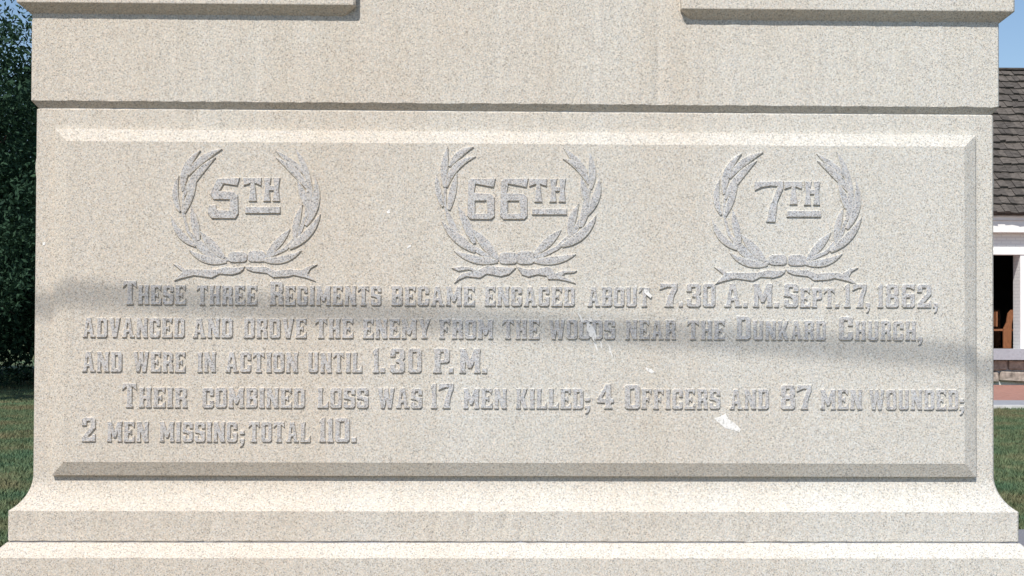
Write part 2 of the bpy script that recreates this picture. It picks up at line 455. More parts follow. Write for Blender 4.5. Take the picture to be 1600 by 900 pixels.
# ---- the letter cutter's alphabet: heavy condensed slab capitals on a 100-unit cap height, y down
def R_(x0, y0, x1, y1): return [(x0, y0), (x1, y0), (x1, y1), (x0, y1)]
def O_(x0, y0, x1, y1, c=9): return [(x0 + c, y0), (x1 - c, y0), (x1, y0 + c), (x1, y1 - c), (x1 - c, y1), (x0 + c, y1), (x0, y1 - c), (x0, y0 + c)]
def stem(x0, x1, s=3, top=True, bot=True):
    out = [('+', R_(x0, 0, x1, 100))]
    if top: out.append(('+', [(x0 - s, 0), (x1 + s, 0), (x1 + s, 8), (x1, 16), (x0, 16), (x0 - s, 8)]))
    if bot: out.append(('+', [(x0, 84), (x1, 84), (x1 + s, 92), (x1 + s, 100), (x0 - s, 100), (x0 - s, 92)]))
    return out
G = {
 'A': (68, [('+', [(20, 0), (45, 0), (63, 100), (5, 100)]), ('-', [(30, 28), (34, 28), (38, 58), (27, 58)]), ('-', [(27, 74), (40, 74), (42, 102), (26, 102)]), ('+', R_(0, 88, 27, 100)), ('+', R_(41, 88, 68, 100))]),
 'B': (58, [('+', [(0, 0), (49, 0), (57, 8), (57, 42), (51, 49), (58, 57), (58, 91), (49, 100), (0, 100), (0, 90), (3, 84), (3, 16), (0, 10)]), ('-', R_(24, 17, 36, 41)), ('-', R_(24, 58, 36, 83))]),
 'C': (58, [('+', O_(0, 0, 58, 100)), ('-', R_(22, 18, 37, 82)), ('-', R_(34, 41, 60, 62))]),
 'D': (58, [('+', [(0, 0), (48, 0), (58, 10), (58, 90), (48, 100), (0, 100), (0, 90), (3, 84), (3, 16), (0, 10)]), ('-', R_(24, 18, 37, 82))]),
 'E': (58, stem(3, 25) + [('+', R_(10, 0, 57, 15)), ('+', [(40, 0), (57, 0), (55, 33), (43, 20)]), ('+', R_(20, 43, 38, 57)), ('+', R_(34, 37, 42, 64)), ('+', R_(10, 85, 58, 100)), ('+', [(44, 80), (58, 66), (58, 100), (38, 100)])]),
 'F': (56, stem(3, 25, 5) + [('+', R_(10, 0, 55, 15)), ('+', [(39, 0), (56, 0), (54, 33), (42, 20)]), ('+', R_(20, 43, 38, 57)), ('+', R_(34, 36, 42, 65))]),
 'G': (59, [('+', O_(0, 0, 58, 100)), ('-', R_(22, 18, 37, 82)), ('-', R_(34, 38, 60, 52)), ('+', R_(31, 52, 59, 65))]),
 'H': (60, stem(3, 24) + stem(36, 57) + [('+', R_(20, 43, 40, 58))]),
 'I': (29, stem(3, 26)),
 'K': (64, stem(3, 24) + [('+', [(24, 44), (40, 0), (62, 0), (44, 46), (64, 100), (40, 100), (24, 58)])]),
 'L': (56, stem(3, 26) + [('+', R_(10, 85, 56, 100)), ('+', [(42, 82), (56, 64), (56, 100), (36, 100)])]),
 'M': (80, stem(3, 23) + stem(57, 77) + [('+', [(4, 0), (25, 0), (40, 46), (55, 0), (76, 0), (47, 80), (33, 80)])]),
 'N': (64, stem(3, 21) + stem(43, 61) + [('+', [(3, 0), (25, 0), (61, 100), (39, 100)])]),
 'O': (58, [('+', O_(0, 0, 58, 100)), ('-', R_(22, 18, 37, 82))]),
 'P': (58, stem(4, 27, 4) + [('+', [(4, 0), (50, 0), (58, 8), (58, 52), (50, 60), (20, 60)]), ('-', R_(27, 16, 38, 45))]),
 'R': (60, stem(3, 25) + [('+', [(4, 0), (49, 0), (57, 8), (57, 42), (50, 51), (57, 60), (58, 88), (60, 92), (60, 100), (36, 100), (36, 62), (20, 60)]), ('-', R_(25, 16, 37, 43))]),
 'S': (58, [('+', O_(0, 0, 58, 100)), ('-', [(22, 17), (37, 17), (37, 35), (60, 35), (60, 46), (34, 43), (22, 35)]), ('-', [(36, 83), (21, 83), (21, 66), (-2, 66), (-2, 54), (24, 57), (36, 65)])]),
 'T': (62, [('+', R_(2, 0, 60, 15)), ('+', [(3, 0), (20, 0), (20, 15), (0, 31)]), ('+', [(59, 0), (42, 0), (42, 15), (62, 31)]), ('+', R_(20, 0, 42, 100)), ('+', [(20, 84), (42, 84), (47, 92), (47, 100), (15, 100), (15, 92)])]),
 'U': (62, [('+', [(3, 0), (59, 0), (59, 91), (50, 100), (12, 100), (3, 91)]), ('-', R_(25, -2, 37, 82)), ('+', [(0, 0), (27, 0), (25, 14), (3, 14)]), ('+', [(35, 0), (62, 0), (59, 14), (37, 14)])]),
 'V': (62, [('+', [(0, 0), (27, 0), (32, 62), (38, 0), (62, 0), (43, 100), (19, 100)])]),
 'W': (86, [('+', [(0, 0), (25, 0), (29, 58), (33, 0), (55, 0), (60, 58), (64, 0), (86, 0), (71, 100), (50, 100), (44, 52), (37, 100), (17, 100)])]),
 'Y': (64, [('+', [(0, 0), (27, 0), (32, 36), (38, 0), (64, 0), (43, 58), (43, 84), (48, 92), (48, 100), (15, 100), (15, 92), (20, 84), (20, 58)])]),
 '0': (58, [('+', O_(0, 0, 58, 100)), ('-', R_(21, 17, 37, 83))]),
 '1': (32, [('+', [(12, 0), (27, 0), (27, 84), (32, 92), (32, 100), (0, 100), (0, 92), (5, 84), (5, 24), (0, 22), (0, 14)])]),
 '2': (60, [('+', [(0, 36), (0, 9), (10, 0), (50, 0), (60, 9), (60, 44), (28, 80), (44, 80), (48, 68), (60, 68), (60, 100), (0, 100), (0, 82), (38, 38), (38, 17), (22, 17), (22, 36)])]),
 '3': (60, [('+', [(0, 36), (0, 9), (10, 0), (50, 0), (60, 9), (60, 42), (52, 50), (60, 58), (60, 91), (50, 100), (10, 100), (0, 91), (0, 64), (22, 64), (22, 83), (38, 83), (38, 60), (22, 57), (22, 43), (38, 40), (38, 17), (22, 17), (22, 36)])]),
 '4': (66, [('+', [(34, 0), (55, 0), (55, 58), (66, 58), (66, 76), (55, 76), (55, 86), (61, 92), (61, 100), (27, 100), (27, 92), (33, 86), (33, 76), (0, 76), (0, 60)]), ('-', [(34, 30), (34, 58), (19, 58)])]),
 '6': (58, [('+', O_(0, 0, 58, 100)), ('-', R_(21, 17, 60, 30)), ('+', [(38, 0), (58, 0), (57, 28), (40, 20)]), ('-', R_(21, 22, 60, 40)), ('+', [(40, 0), (56, 0), (58, 8), (56, 27), (42, 20)]), ('-', R_(21, 58, 37, 83))]),
 '7': (62, [('+', [(2, 0), (62, 0), (61, 24), (49, 55), (46, 86), (49, 100), (16, 100), (21, 84), (28, 52), (42, 18), (28, 17), (0, 30)])]),
 '8': (60, [('+', [(9, 0), (51, 0), (59, 8), (59, 42), (53, 50), (60, 58), (60, 91), (51, 100), (9, 100), (0, 91), (0, 58), (7, 50), (1, 42), (1, 8)]), ('-', R_(23, 17, 37, 41)), ('-', R_(22, 59, 38, 83))]),
 '.': (24, [('+', R_(1, 78, 24, 100))]),
 ',': (24, [('+', [(1, 78), (24, 78), (24, 100), (17, 118), (4, 122), (10, 106), (10, 100), (1, 100)])]),
 ';': (26, [('+', R_(2, 44, 26, 63)), ('+', [(2, 82), (26, 82), (26, 100), (17, 120), (2, 124), (10, 106), (10, 100), (2, 100)])]),
}
def inside(poly, X, Y):
    c = np.zeros(X.shape, bool)
    n = len(poly)
    for i in range(n):
        x1, y1 = poly[i]; x2, y2 = poly[(i + 1) % n]
        if y1 == y2: continue
        c ^= ((y1 > Y) != (y2 > Y)) & (X < (x2 - x1) * (Y - y1) / (y2 - y1) + x1)
    return c

def simplify(p, eps):
    keep = np.zeros(len(p), bool); keep[0] = keep[-1] = True
    st = [(0, len(p) - 1)]
    while st:
        a, b_ = st.pop()
        if b_ - a < 2: continue
        d = p[b_] - p[a]; L_ = np.hypot(*d)
        q = p[a + 1:b_] - p[a]
        dist = np.abs(q[:, 0] * d[1] - q[:, 1] * d[0]) / L_ if L_ > 1e-9 else np.hypot(q[:, 0], q[:, 1])
        k = int(np.argmax(dist))
        if dist[k] > eps:
            keep[a + 1 + k] = True
            st += [(a, a + 1 + k), (a + 1 + k, b_)]
    return p[keep]

def glyph_loops(ops):
    x0, y0, W, H_ = -8, -8, 108, 140
    X, Y = np.meshgrid(np.arange(W) + x0 + 0.5, np.arange(H_) + y0 + 0.5)
    msk = np.zeros(X.shape, bool)
    for s, poly in ops:
        i = inside(poly, X, Y)
        msk = msk | i if s == '+' else msk & ~i
    nxt = {}
    for r, c in zip(*np.nonzero(msk)):
        # directed pixel edges with the solid on the left (z up = -y)
        if not msk[r + 1, c]: nxt.setdefault((c, r + 1), []).append((c + 1, r + 1))
        if not msk[r, c + 1]: nxt.setdefault((c + 1, r + 1), []).append((c + 1, r))
        if not msk[r - 1, c]: nxt.setdefault((c + 1, r), []).append((c, r))
        if not msk[r, c - 1]: nxt.setdefault((c, r), []).append((c, r + 1))
    loops = []
    while nxt:
        s = next(iter(nxt)); cur = s; l = []
        while True:
            l.append(cur)
            t = nxt[cur].pop()
            if not nxt[cur]: del nxt[cur]
            cur = t
            if cur == s: break
        a = np.array(l, float)
        if len(a) < 12: continue
        for _ in range(2): a = (np.roll(a, 2, 0) + np.roll(a, 1, 0) + a + np.roll(a, -1, 0) + np.roll(a, -2, 0)) / 5
        k = int(np.argmin(a[:, 0] + a[:, 1])); a = np.roll(a, -k, 0)
        a = simplify(np.vstack([a, a[:1]]), 0.75)[:-1]
        if len(a) < 3: continue
        p = np.stack([(a[:, 0] + x0) / 100.0, (100 - (a[:, 1] + y0)) / 100.0], 1)
        loops.append(p)
    return loops

GM = {}
def glyph_mesh(ch):
    if ch not in GM:
        GM[ch] = relief_mesh('glyph', glyph_loops(G[ch][1]), 0.0040, 0.022, 0.008, M['granite_dressed'])
    return GM[ch]

NAMES = {'.': 'full_stop', ',': 'comma', ';': 'semicolon'}
def put_glyph(ch, x0, x1, zb, h, parent):
    w = G[ch][0] / 100.0
    o = data_obj(NAMES.get(ch, 'numeral' if ch.isdigit() else 'letter'), glyph_mesh(ch), parent)
    o.location = (x0, PY, zb)
    o.scale = ((x1 - x0) / w, 1, h)
    return o

def put_run(txt, pa, pb, base_px, h_px, parent, zb):
    """letters of one run spaced between two measured ends"""
    x0 = on_plane(pa, base_px, PY).x; x1 = on_plane(pb, base_px, PY).x
    gap = 0.0034 if len(txt) > 1 else 0
    tot = sum(G[c][0] for c in txt)
    k = (x1 - x0 - gap * (len(txt) - 1)) / tot
    x = x0
    for c in txt:
        w = G[c][0] * k
        put_glyph(c, x, x + w, zb + random.uniform(-.0004, .0004), h_px * 0.00159, parent)
        x += w + gap

S_, K_ = 31.0, 37.5
LINES = [
 (478.5, 'first line of the carved inscription', [('T', 191.7, 214, K_), ('HESE', 215.6, 290.6, S_), ('THREE', 307, 402, S_), ('R', 421, 443.6, K_), ('EGIMENTS', 445, 595.6, S_), ('BECAME', 611, 742, S_), ('ENGAGED', 756.7, 898, S_), ('ABOUT', 917.5, 1015.5, S_),
   ('7', 1029.7, 1059, K_), ('.', 1059.5, 1067, K_), ('3', 1072, 1095, K_), ('0', 1097.5, 1117.5, K_), ('A', 1131, 1158.5, K_), ('.', 1160, 1168, K_), ('M', 1175.6, 1207, K_), ('.', 1208.5, 1217, K_), ('S', 1224, 1247, K_), ('EPT', 1249, 1304, S_), ('.', 1303.5, 1311, S_),
   ('1', 1318, 1329, K_), ('7', 1331, 1354, K_), (',', 1351.5, 1359, K_), ('1', 1370, 1380, K_), ('8', 1383, 1404, K_), ('6', 1408, 1429, K_), ('2', 1432, 1455, K_), (',', 1457, 1465, K_)]),
 (529.8, 'second line of the carved inscription', [('ADVANCED', 129, 288.7, S_), ('AND', 301, 363.7, S_), ('DROVE', 380.5, 479, S_), ('THE', 492, 552, S_), ('ENEMY', 566.5, 672.5, S_), ('FROM', 686, 770.6, S_), ('THE', 784, 843, S_), ('WOODS', 856.5, 961, S_), ('NEAR', 977, 1056, S_), ('THE', 1073, 1132.6, S_),
   ('D', 1149, 1173, K_), ('UNKARD', 1175.5, 1290, S_), ('C', 1309.4, 1332.5, K_), ('HURCH', 1335, 1431, S_), (',', 1432.5, 1441, S_)]),
 (583.3, 'third line of the carved inscription', [('AND', 128, 191, 32), ('WERE', 208, 290, 32), ('IN', 308, 337.5, 32), ('ACTION', 352, 466, 32), ('UNTIL', 480.6, 566, 32), ('1', 582, 592.5, 39), ('.', 593.5, 601.5, 39), ('3', 609, 632.5, 39), ('0', 637, 659, 39), ('P', 676, 702.5, 39), ('.', 700, 708.5, 39), ('M', 717, 751, 39), ('.', 752, 761, 39)]),
 (638.6, 'fourth line of the carved inscription', [('T', 190.6, 214, 38.5), ('HEIR', 216.7, 293, 32), ('COMBINED', 316, 476.5, 32), ('LOSS', 495.6, 575.8, 32), ('WAS', 589.7, 659.7, 32), ('1', 672.5, 683, 39.5), ('7', 684.5, 709, 39.5), ('MEN', 723.4, 791.7, 32), ('KILLED', 805.6, 911.6, 32), (';', 912.8, 922, 32), ('4', 932, 959, 39.5),
   ('O', 975.3, 1000, 38.5), ('FFICERS', 1001.8, 1125, 32), ('AND', 1139.4, 1201, 32), ('8', 1218.8, 1242.5, 39), ('7', 1244, 1268, 39), ('MEN', 1281, 1347, 32), ('WOUNDED', 1356.7, 1497, 32), (';', 1498, 1506, 32)]),
 (691.8, 'last line of the carved inscription', [('2', 127.5, 149.5, 38.5), ('MEN', 167, 232.5, 32), ('MISSING', 249.4, 371, 32), (';', 373.5, 382, 32), ('TOTAL', 388, 485, 32), ('1', 498.4, 509.5, 38.5), ('1', 511, 521.5, 38.5), ('0', 523, 546.5, 38.5), ('.', 548, 557, 38.5)]),
]
for base, lab, runs in LINES:
    zb = on_plane(800, base, PY).z
    e = bpy.data.objects.new('inscription_line', None); e.empty_display_size = 0.05; C.objects.link(e); e.parent = mon
    e['label'] = lab
    for txt, pa, pb, h in runs: put_run(txt, pa, pb, base, h, e, zb)

# ---- regiment numbers
def px_loop(pts, ox, oy, sc):
    return np.array([(lambda q: (q.x, q.z))(on_plane(ox + u / sc, oy + v / sc, PY)) for u, v in pts])
def relief_px(name, loops, parent, h=0.0043, mat='granite_dressed', inset=0.0011, draft=0.0006):
    ls = []
    for i, l in enumerate(loops):
        a = loop_area(l)
        if (a < 0) == (i == 0): l = l[::-1]
        ls.append(l)
    o = data_obj(name, relief_mesh(name, ls, h, inset, draft, M[mat]), parent)
    o.location = (0, PY, 0)
    return o
T_SH = [(0, 0), (285, 0), (282, 125), (180, 88), (212, 370), (85, 370), (118, 88), (5, 125)]
H_SH = [(5, 0), (123, 0), (103, 125), (165, 125), (150, 0), (263, 0), (240, 175), (260, 370), (145, 370), (165, 203), (97, 203), (115, 370), (0, 370), (25, 175)]
def th(parent, ox, oy, tb, hb, ub):
    def fit(sh, bx, w): return [(bx[0] + u * (bx[2] - bx[0]) / w, bx[1] + v * (bx[3] - bx[1]) / 370) for u, v in sh]
    relief_px('letter', [px_loop(fit(T_SH, tb, 285), ox, oy, 10)], parent)
    relief_px('letter', [px_loop(fit(H_SH, hb, 263), ox, oy, 10)], parent)
    relief_px('underline', [px_loop(R_(*ub), ox, oy, 10)], parent)
def number(lab):
    e = bpy.data.objects.new('regiment_number', None); e.empty_display_size = 0.05; C.objects.link(e); e.parent = mon; e['label'] = lab
    return e
n5 = number('raised number 5TH inside the left wreath')
relief_px('numeral', [px_loop([(295, 190), (648, 175), (612, 302), (398, 270), (332, 385), (560, 390), (618, 450), (628, 735), (580, 815), (205, 812), (145, 735), (165, 605), (275, 600), (290, 672), (480, 690), (495, 520), (235, 515), (175, 430)], 310, 260, 10)], n5)
th(n5, 310, 260, (700, 177, 988, 545), (1015, 177, 1278, 545), (733, 630, 1282, 735))
n66 = number('raised number 66TH inside the middle wreath')
SIX = [[(262, 235), (417, 235), (406, 291), (292, 270), (283, 325), (385, 330), (410, 352), (411, 470), (392, 491), (258, 491), (238, 468), (245, 255)], [(289, 376), (360, 376), (364, 452), (289, 455)]]
for dx in (0, 51.2): relief_px('numeral', [px_loop(l, 670 + dx, 220, 4) for l in SIX], n66)
th(n66, 800, 220, (262, 592, 545, 958), (583, 592, 840, 958), (312, 1062, 856, 1156))
n7 = number('raised number 7TH inside the right wreath')
relief_px('numeral', [px_loop([(185, 135), (640, 130), (634, 245), (545, 450), (510, 772), (365, 768), (420, 520), (545, 215), (440, 205), (300, 228), (190, 278), (172, 200)], 1160, 270, 10)], n7)
th(n7, 1160, 270, (645, 135, 930, 498), (958, 132, 1212, 505), (690, 592, 1226, 692))

# ---- laurel wreaths
def leaf_obj(spec, ox, oy, sc, parent, k):
    (bx, by), (tx, ty), bulge, W = spec
    W *= 0.98 / sc; bulge *= 1.0 / sc
    b0 = Vector((ox + bx / sc, oy + by / sc)); t0 = Vector((ox + tx / sc, oy + ty / sc))
    d = t0 - b0; pr = Vector((-d.y, d.x)).normalized()
    ctl = (b0 + t0) / 2 + pr * bulge * 2
    n, V, F = 11, [], []
    h = 0.0027 + 0.0005 * (3, 2, 1, 2, 1, 2, 3, 1, 2, 0, 1, 2)[k]
    for i in range(n):
        t = i / (n - 1)
        p = b0 * (1 - t) ** 2 + ctl * 2 * t * (1 - t) + t0 * t * t
        q = (ctl - b0) * (1 - t) + (t0 - ctl) * t
        s = Vector((-q.y, q.x)).normalized()
        w = max(0.25, W * 0.5 * max(0.0, math.sin(math.pi * (0.10 + 0.90 * t))) ** 0.8)
        for off, y in ((-w - 0.45, 0.0015), (-w, -h * 0.85), (-w + min(0.9, w * 0.5), -h), (0, -h * 1.10), (w - min(0.9, w * 0.5), -h), (w, -h * 0.85), (w + 0.45, 0.0015)):
            g_ = on_plane(p.x + s.x * off, p.y + s.y * off, PY)
            V.append((g_.x, y, g_.z))
    m_ = 7
    side_mats = [1, 1, 0, 0, 1, 1]
    for i in range(n - 1):
        for j in range(m_ - 1):
            F.append((i * m_ + j, (i + 1) * m_ + j, (i + 1) * m_ + j + 1, i * m_ + j + 1))
    F.append(tuple(range(m_))); F.append(tuple((n - 1) * m_ + j for j in range(m_))[::-1])
    o = mesh_obj('leaf', V, F, M['granite_dressed'], parent)
    o.data.materials.append(M['granite'])
    for i_, pl_ in enumerate(o.data.polygons):
        if i_ < (n - 1) * 6: pl_.material_index = side_mats[i_ % 6]
    o.location = (0, PY, 0)
    bm = bmesh.new(); bm.from_mesh(o.data); bmesh.ops.recalc_face_normals(bm, faces=bm.faces); bm.to_mesh(o.data); bm.free()
    return o

def stem_obj(pts, radii, ox, oy, sc, parent):
    L_, R2 = [], []
    P_ = [Vector((ox + u / sc, oy + v / sc)) for u, v in pts]
    for i, p in enumerate(P_):
        d = (P_[min(i + 1, len(P_) - 1)] - P_[max(i - 1, 0)]).normalized()
        s = Vector((-d.y, d.x)) * radii[i] * 0.8 / sc
        L_.append(p + s); R2.append(p - s)
    l = np.array([(lambda q: (q.x, q.z))(on_plane(p.x, p.y, PY)) for p in L_ + R2[::-1]])
    return relief_px('branch', [l], parent, h=0.0026)

def lobe(cx, cy, rx, ry, ox, oy, sc, parent):
    pts = [(cx + rx * math.copysign(abs(math.cos(w)) ** 0.5, math.cos(w)), cy + ry * math.copysign(abs(math.sin(w)) ** 0.55, math.sin(w))) for w in (2 * math.pi * i / 18 for i in range(18))]
    return relief_px('bow_knot', [px_loop(pts, ox, oy, sc)], parent, h=0.0034, inset=0.0010)

# leaf: base, tip, sideways bulge (+ = left of base-to-tip as seen with y down), full width, in enlarged-crop pixels
WA_L = [((108, 300), (218, 40), -38, 52), ((140, 195), (357, 32), -23, 48), ((112, 330), (315, 86), -20, 50), ((88, 430), (80, 203), -28, 42), ((112, 440), (192, 234), -2, 46),
        ((190, 650), (28, 455), -28, 48), ((205, 615), (158, 395), 0, 54), ((385, 748), (143, 676), -26, 50), ((370, 730), (212, 556), 0, 62), ((330, 735), (150, 560), -16, 60)]
WA_R = [((400, 190), (207, 42), 2, 42), ((418, 290), (210, 87), 18, 48), ((428, 290), (332, 28), 14, 46), ((400, 520), (456, 200), 36, 52), ((415, 420), (344, 228), 2, 48),
        ((330, 620), (378, 388), -13, 48), ((295, 665), (493, 448), 23, 54), ((150, 712), (300, 543), 0, 54), ((130, 740), (371, 680), 26, 50), ((400, 470), (425, 210), 10, 52)]
WA_SL = ([(112, 300), (104, 430), (140, 560), (215, 655), (330, 728), (400, 735)], [10, 12, 14, 16, 18, 16])
WA_SR = ([(425, 260), (412, 420), (360, 570), (270, 670), (170, 715), (100, 725)], [10, 14, 18, 16, 16, 14])
WA_BL = [(500, 783), (440, 788), (380, 784), (320, 800), (260, 800), (180, 798), (125, 800), (90, 776), (42, 764), (72, 790), (102, 815), (70, 850), (50, 874), (100, 858), (180, 840), (290, 856), (340, 830), (420, 836), (470, 822), (495, 800)]
WA_BR = [(10, 780), (60, 784), (150, 784), (210, 808), (300, 798), (370, 805), (400, 788), (430, 774), (474, 769), (432, 795), (412, 830), (440, 850), (464, 877), (400, 856), (320, 838), (290, 848), (190, 853), (150, 826), (60, 816), (20, 800)]
WB_L = [((100, 290), (118, 36), -13, 48), ((130, 160), (280, 38), -21, 44), ((108, 290), (294, 98), -42, 46), ((88, 410), (50, 203), -12, 42), ((125, 430), (175, 203), -2, 48),
        ((290, 690), (78, 505), -10, 62), ((285, 640), (180, 402), 2, 58), ((430, 752), (158, 688), -20, 52), ((430, 735), (272, 550), 0, 64), ((190, 620), (120, 440), -6, 50)]
WB_R = [((470, 200), (322, 46), 2, 44), ((480, 270), (318, 113), 30, 46), ((490, 300), (485, 70), 12, 50), ((455, 470), (546, 228), 22, 54), ((470, 400), (432, 225), 0, 50),
        ((360, 600), (418, 393), -16, 52), ((310, 655), (524, 468), 29, 58), ((140, 708), (308, 555), 0, 58), ((130, 748), (398, 708), 18, 52), ((430, 540), (478, 300), 4, 52)]
WB_SL = ([(102, 270), (100, 400), (140, 540), (230, 640), (350, 712), (440, 740)], [10, 13, 18, 22, 20, 16])
WB_SR = ([(490, 260), (465, 420), (390, 570), (280, 670), (190, 715), (100, 735)], [10, 15, 22, 18, 18, 14])
WB_BL = [(545, 793), (500, 790), (420, 784), (360, 780), (300, 810), (270, 790), (200, 784), (142, 795), (185, 815), (250, 806), (282, 816), (212, 826), (175, 855), (158, 890), (190, 868), (235, 848), (320, 858), (360, 832), (450, 848), (500, 836)]
WB_BR = [(25, 783), (90, 800), (160, 798), (230, 784), (255, 800), (270, 828), (320, 808), (404, 812), (385, 825), (330, 828), (312, 845), (360, 864), (398, 892), (340, 876), (280, 866), (225, 866), (215, 846), (160, 836), (100, 851), (60, 836)]
def wreath(lab, left, right, sl, sr, bl, br, ol, orr, sc, kl, kr):
    e = bpy.data.objects.new('laurel_wreath', None); e.empty_display_size = 0.05; C.objects.link(e); e.parent = mon; e['label'] = lab
    stem_obj(*sl, *ol, sc, e); stem_obj(*sr, *orr, sc, e)
    for k, s in enumerate(left): leaf_obj(s, *ol, sc, e, k)
    for k, s in enumerate(right): leaf_obj(s, *orr, sc, e, k + 2)
    relief_px('ribbon', [px_loop(bl, *ol, sc)], e, h=0.0038)
    relief_px('ribbon', [px_loop(br, *orr, sc)], e, h=0.0038)
    lobe(*kl, *ol, sc, e); lobe(*kr, *orr, sc, e)
wreath('carved laurel wreath around 5TH', WA_L, WA_R, WA_SL, WA_SR, WA_BL, WA_BR, (260, 225), (380, 225), 4.09, (455, 722, 62, 34), (86, 718, 58, 36))
wreath('carved laurel wreath around 66TH', WB_L, WB_R, WB_SL, WB_SR, WB_BL, WB_BR, (670, 220), (800, 220), 4.0, (496, 733, 58, 38), (82, 730, 56, 42))
wreath('carved laurel wreath around 7TH', WA_L, WA_R, WA_SL, WA_SR, WA_BL, WA_BR, (1105, 230), (1225, 230), 4.09, (450, 720, 58, 34), (82, 722, 60, 36))

# ---- bird lime splashed on the panel
def dropping(pts, y, lab=None):
    pts2 = []
    for i in range(len(pts)):
        a = Vector(pts[i]); b_ = Vector(pts[(i + 1) % len(pts)])
        for t in (0, 0.33, 0.67):
            p = a.lerp(b_, t)
            pts2.append((p.x + random.uniform(-.7, .7), p.y + random.uniform(-.7, .7)))
    l = np.array([(lambda q: (q.x, q.z))(on_plane(u, v, PY)) for u, v in pts2])
    if loop_area(l) < 0: l = l[::-1]
    o = data_obj('bird_dropping', relief_mesh('bird_dropping', [l], 0.0007, 0.0003, 0.0003, M['dropping']), mon)
    o.location = (0, y, 0)
for pts, y in (
    ([(917, 505), (924, 508), (928, 515), (932, 526), (929, 534), (923, 527), (917, 516)], PY - 0.0043),
    ([(902, 489), (906, 492), (913, 503), (908, 504)], PY - 0.0040),
    ([(921, 497), (926, 498), (924, 503), (919, 502)], PY - 0.0040),
    ([(926, 530), (931, 536), (935, 551), (931, 546)], PY), ([(937, 533), (940, 537), (943, 550), (939, 543)], PY),
    ([(949, 536), (953, 541), (958, 561), (953, 552)], PY),
    ([(1115, 653), (1124, 652), (1134, 646), (1138, 655), (1151, 664), (1158, 671), (1155, 675), (1144, 672), (1132, 668), (1122, 660)], PY),
    ([(1005, 453), (1010, 452), (1018, 462), (1016, 466), (1008, 459)], PY - 0.0040),
    ([(1008, 575), (1016, 576), (1024, 582), (1018, 583), (1010, 579)], PY),
    ([(636, 386), (641, 382), (642, 385), (638, 389)], PY), ([(604, 331), (609, 328), (610, 332), (606, 334)], PY),
    ([(60, 379), (65, 377), (66, 382), (62, 383)], 0.0)):
    dropping(pts, y)

# ------------------------------------------------------------------ church behind
CX0, CX1, CY0, CY1 = 2.6, 16.2, 27.5, 36.9
EZ, RZ, RY = 3.80, 7.86, 32.2
ch = thing('church', 'small white church with dark shingle roof and open doorway behind the monument', 'church', ((CX0 + CX1) / 2, CY0, 0))
def cp(o):
    o.parent = ch
    o.matrix_parent_inverse = Matrix.Translation(-Vector(ch.location))
    return o
DX0, DX1, DZ0, DZ1 = 10.55, 11.86, 0.81, 2.91
W1, W2 = (5.0, 6.1), (14.3, 15.4)
WZ = (1.5, 3.0)
TH = 0.38
parts = []
xs_ = [(CX0, W1[0]), (W1[1], DX0), (DX1, W2[0]), (W2[1], CX1)]
for a, b_ in xs_: parts.append(box_vf(a, b_, CY0, CY0 + TH, 0.57, EZ))
for w in (W1, W2):
    parts.append(box_vf(w[0], w[1], CY0, CY0 + TH, 0.57, WZ[0])); parts.append(box_vf(w[0], w[1], CY0, CY0 + TH, WZ[1], EZ))
parts.append(box_vf(DX0, DX1, CY0, CY0 + TH, DZ1, EZ))
cp(mesh_obj('front_wall', *join_vf(parts), M['white_brick']))
cp(box('rear_wall', CX0, CX1, CY1 - TH, CY1, 0.0, EZ, M['white_brick']))
for x in (CX0, CX1 - TH):
    V = [(x, CY0 + TH, 0), (x, CY1 - TH, 0), (x, CY1 - TH, EZ), (x, RY, RZ - 0.35), (x, CY0 + TH, EZ)]
    V += [(x + TH, p[1], p[2]) for p in V]
    cp(mesh_obj('gable_wall', V, [(4, 3, 2, 1, 0), (5, 6, 7, 8, 9)] + [(i, (i + 1) % 5, (i + 1) % 5 + 5, i + 5) for i in range(5)], M['white_brick']))
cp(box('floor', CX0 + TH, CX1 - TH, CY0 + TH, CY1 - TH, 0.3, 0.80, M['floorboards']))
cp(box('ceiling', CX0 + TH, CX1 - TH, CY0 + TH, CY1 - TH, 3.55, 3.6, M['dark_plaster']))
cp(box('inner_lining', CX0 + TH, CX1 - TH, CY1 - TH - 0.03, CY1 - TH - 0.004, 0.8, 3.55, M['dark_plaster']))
cp(box('threshold', DX0 - 0.25, DX1 + 0.45, CY0 - 0.28, CY0 + TH - 0.01, 0.575, 0.806, M['threshold']))
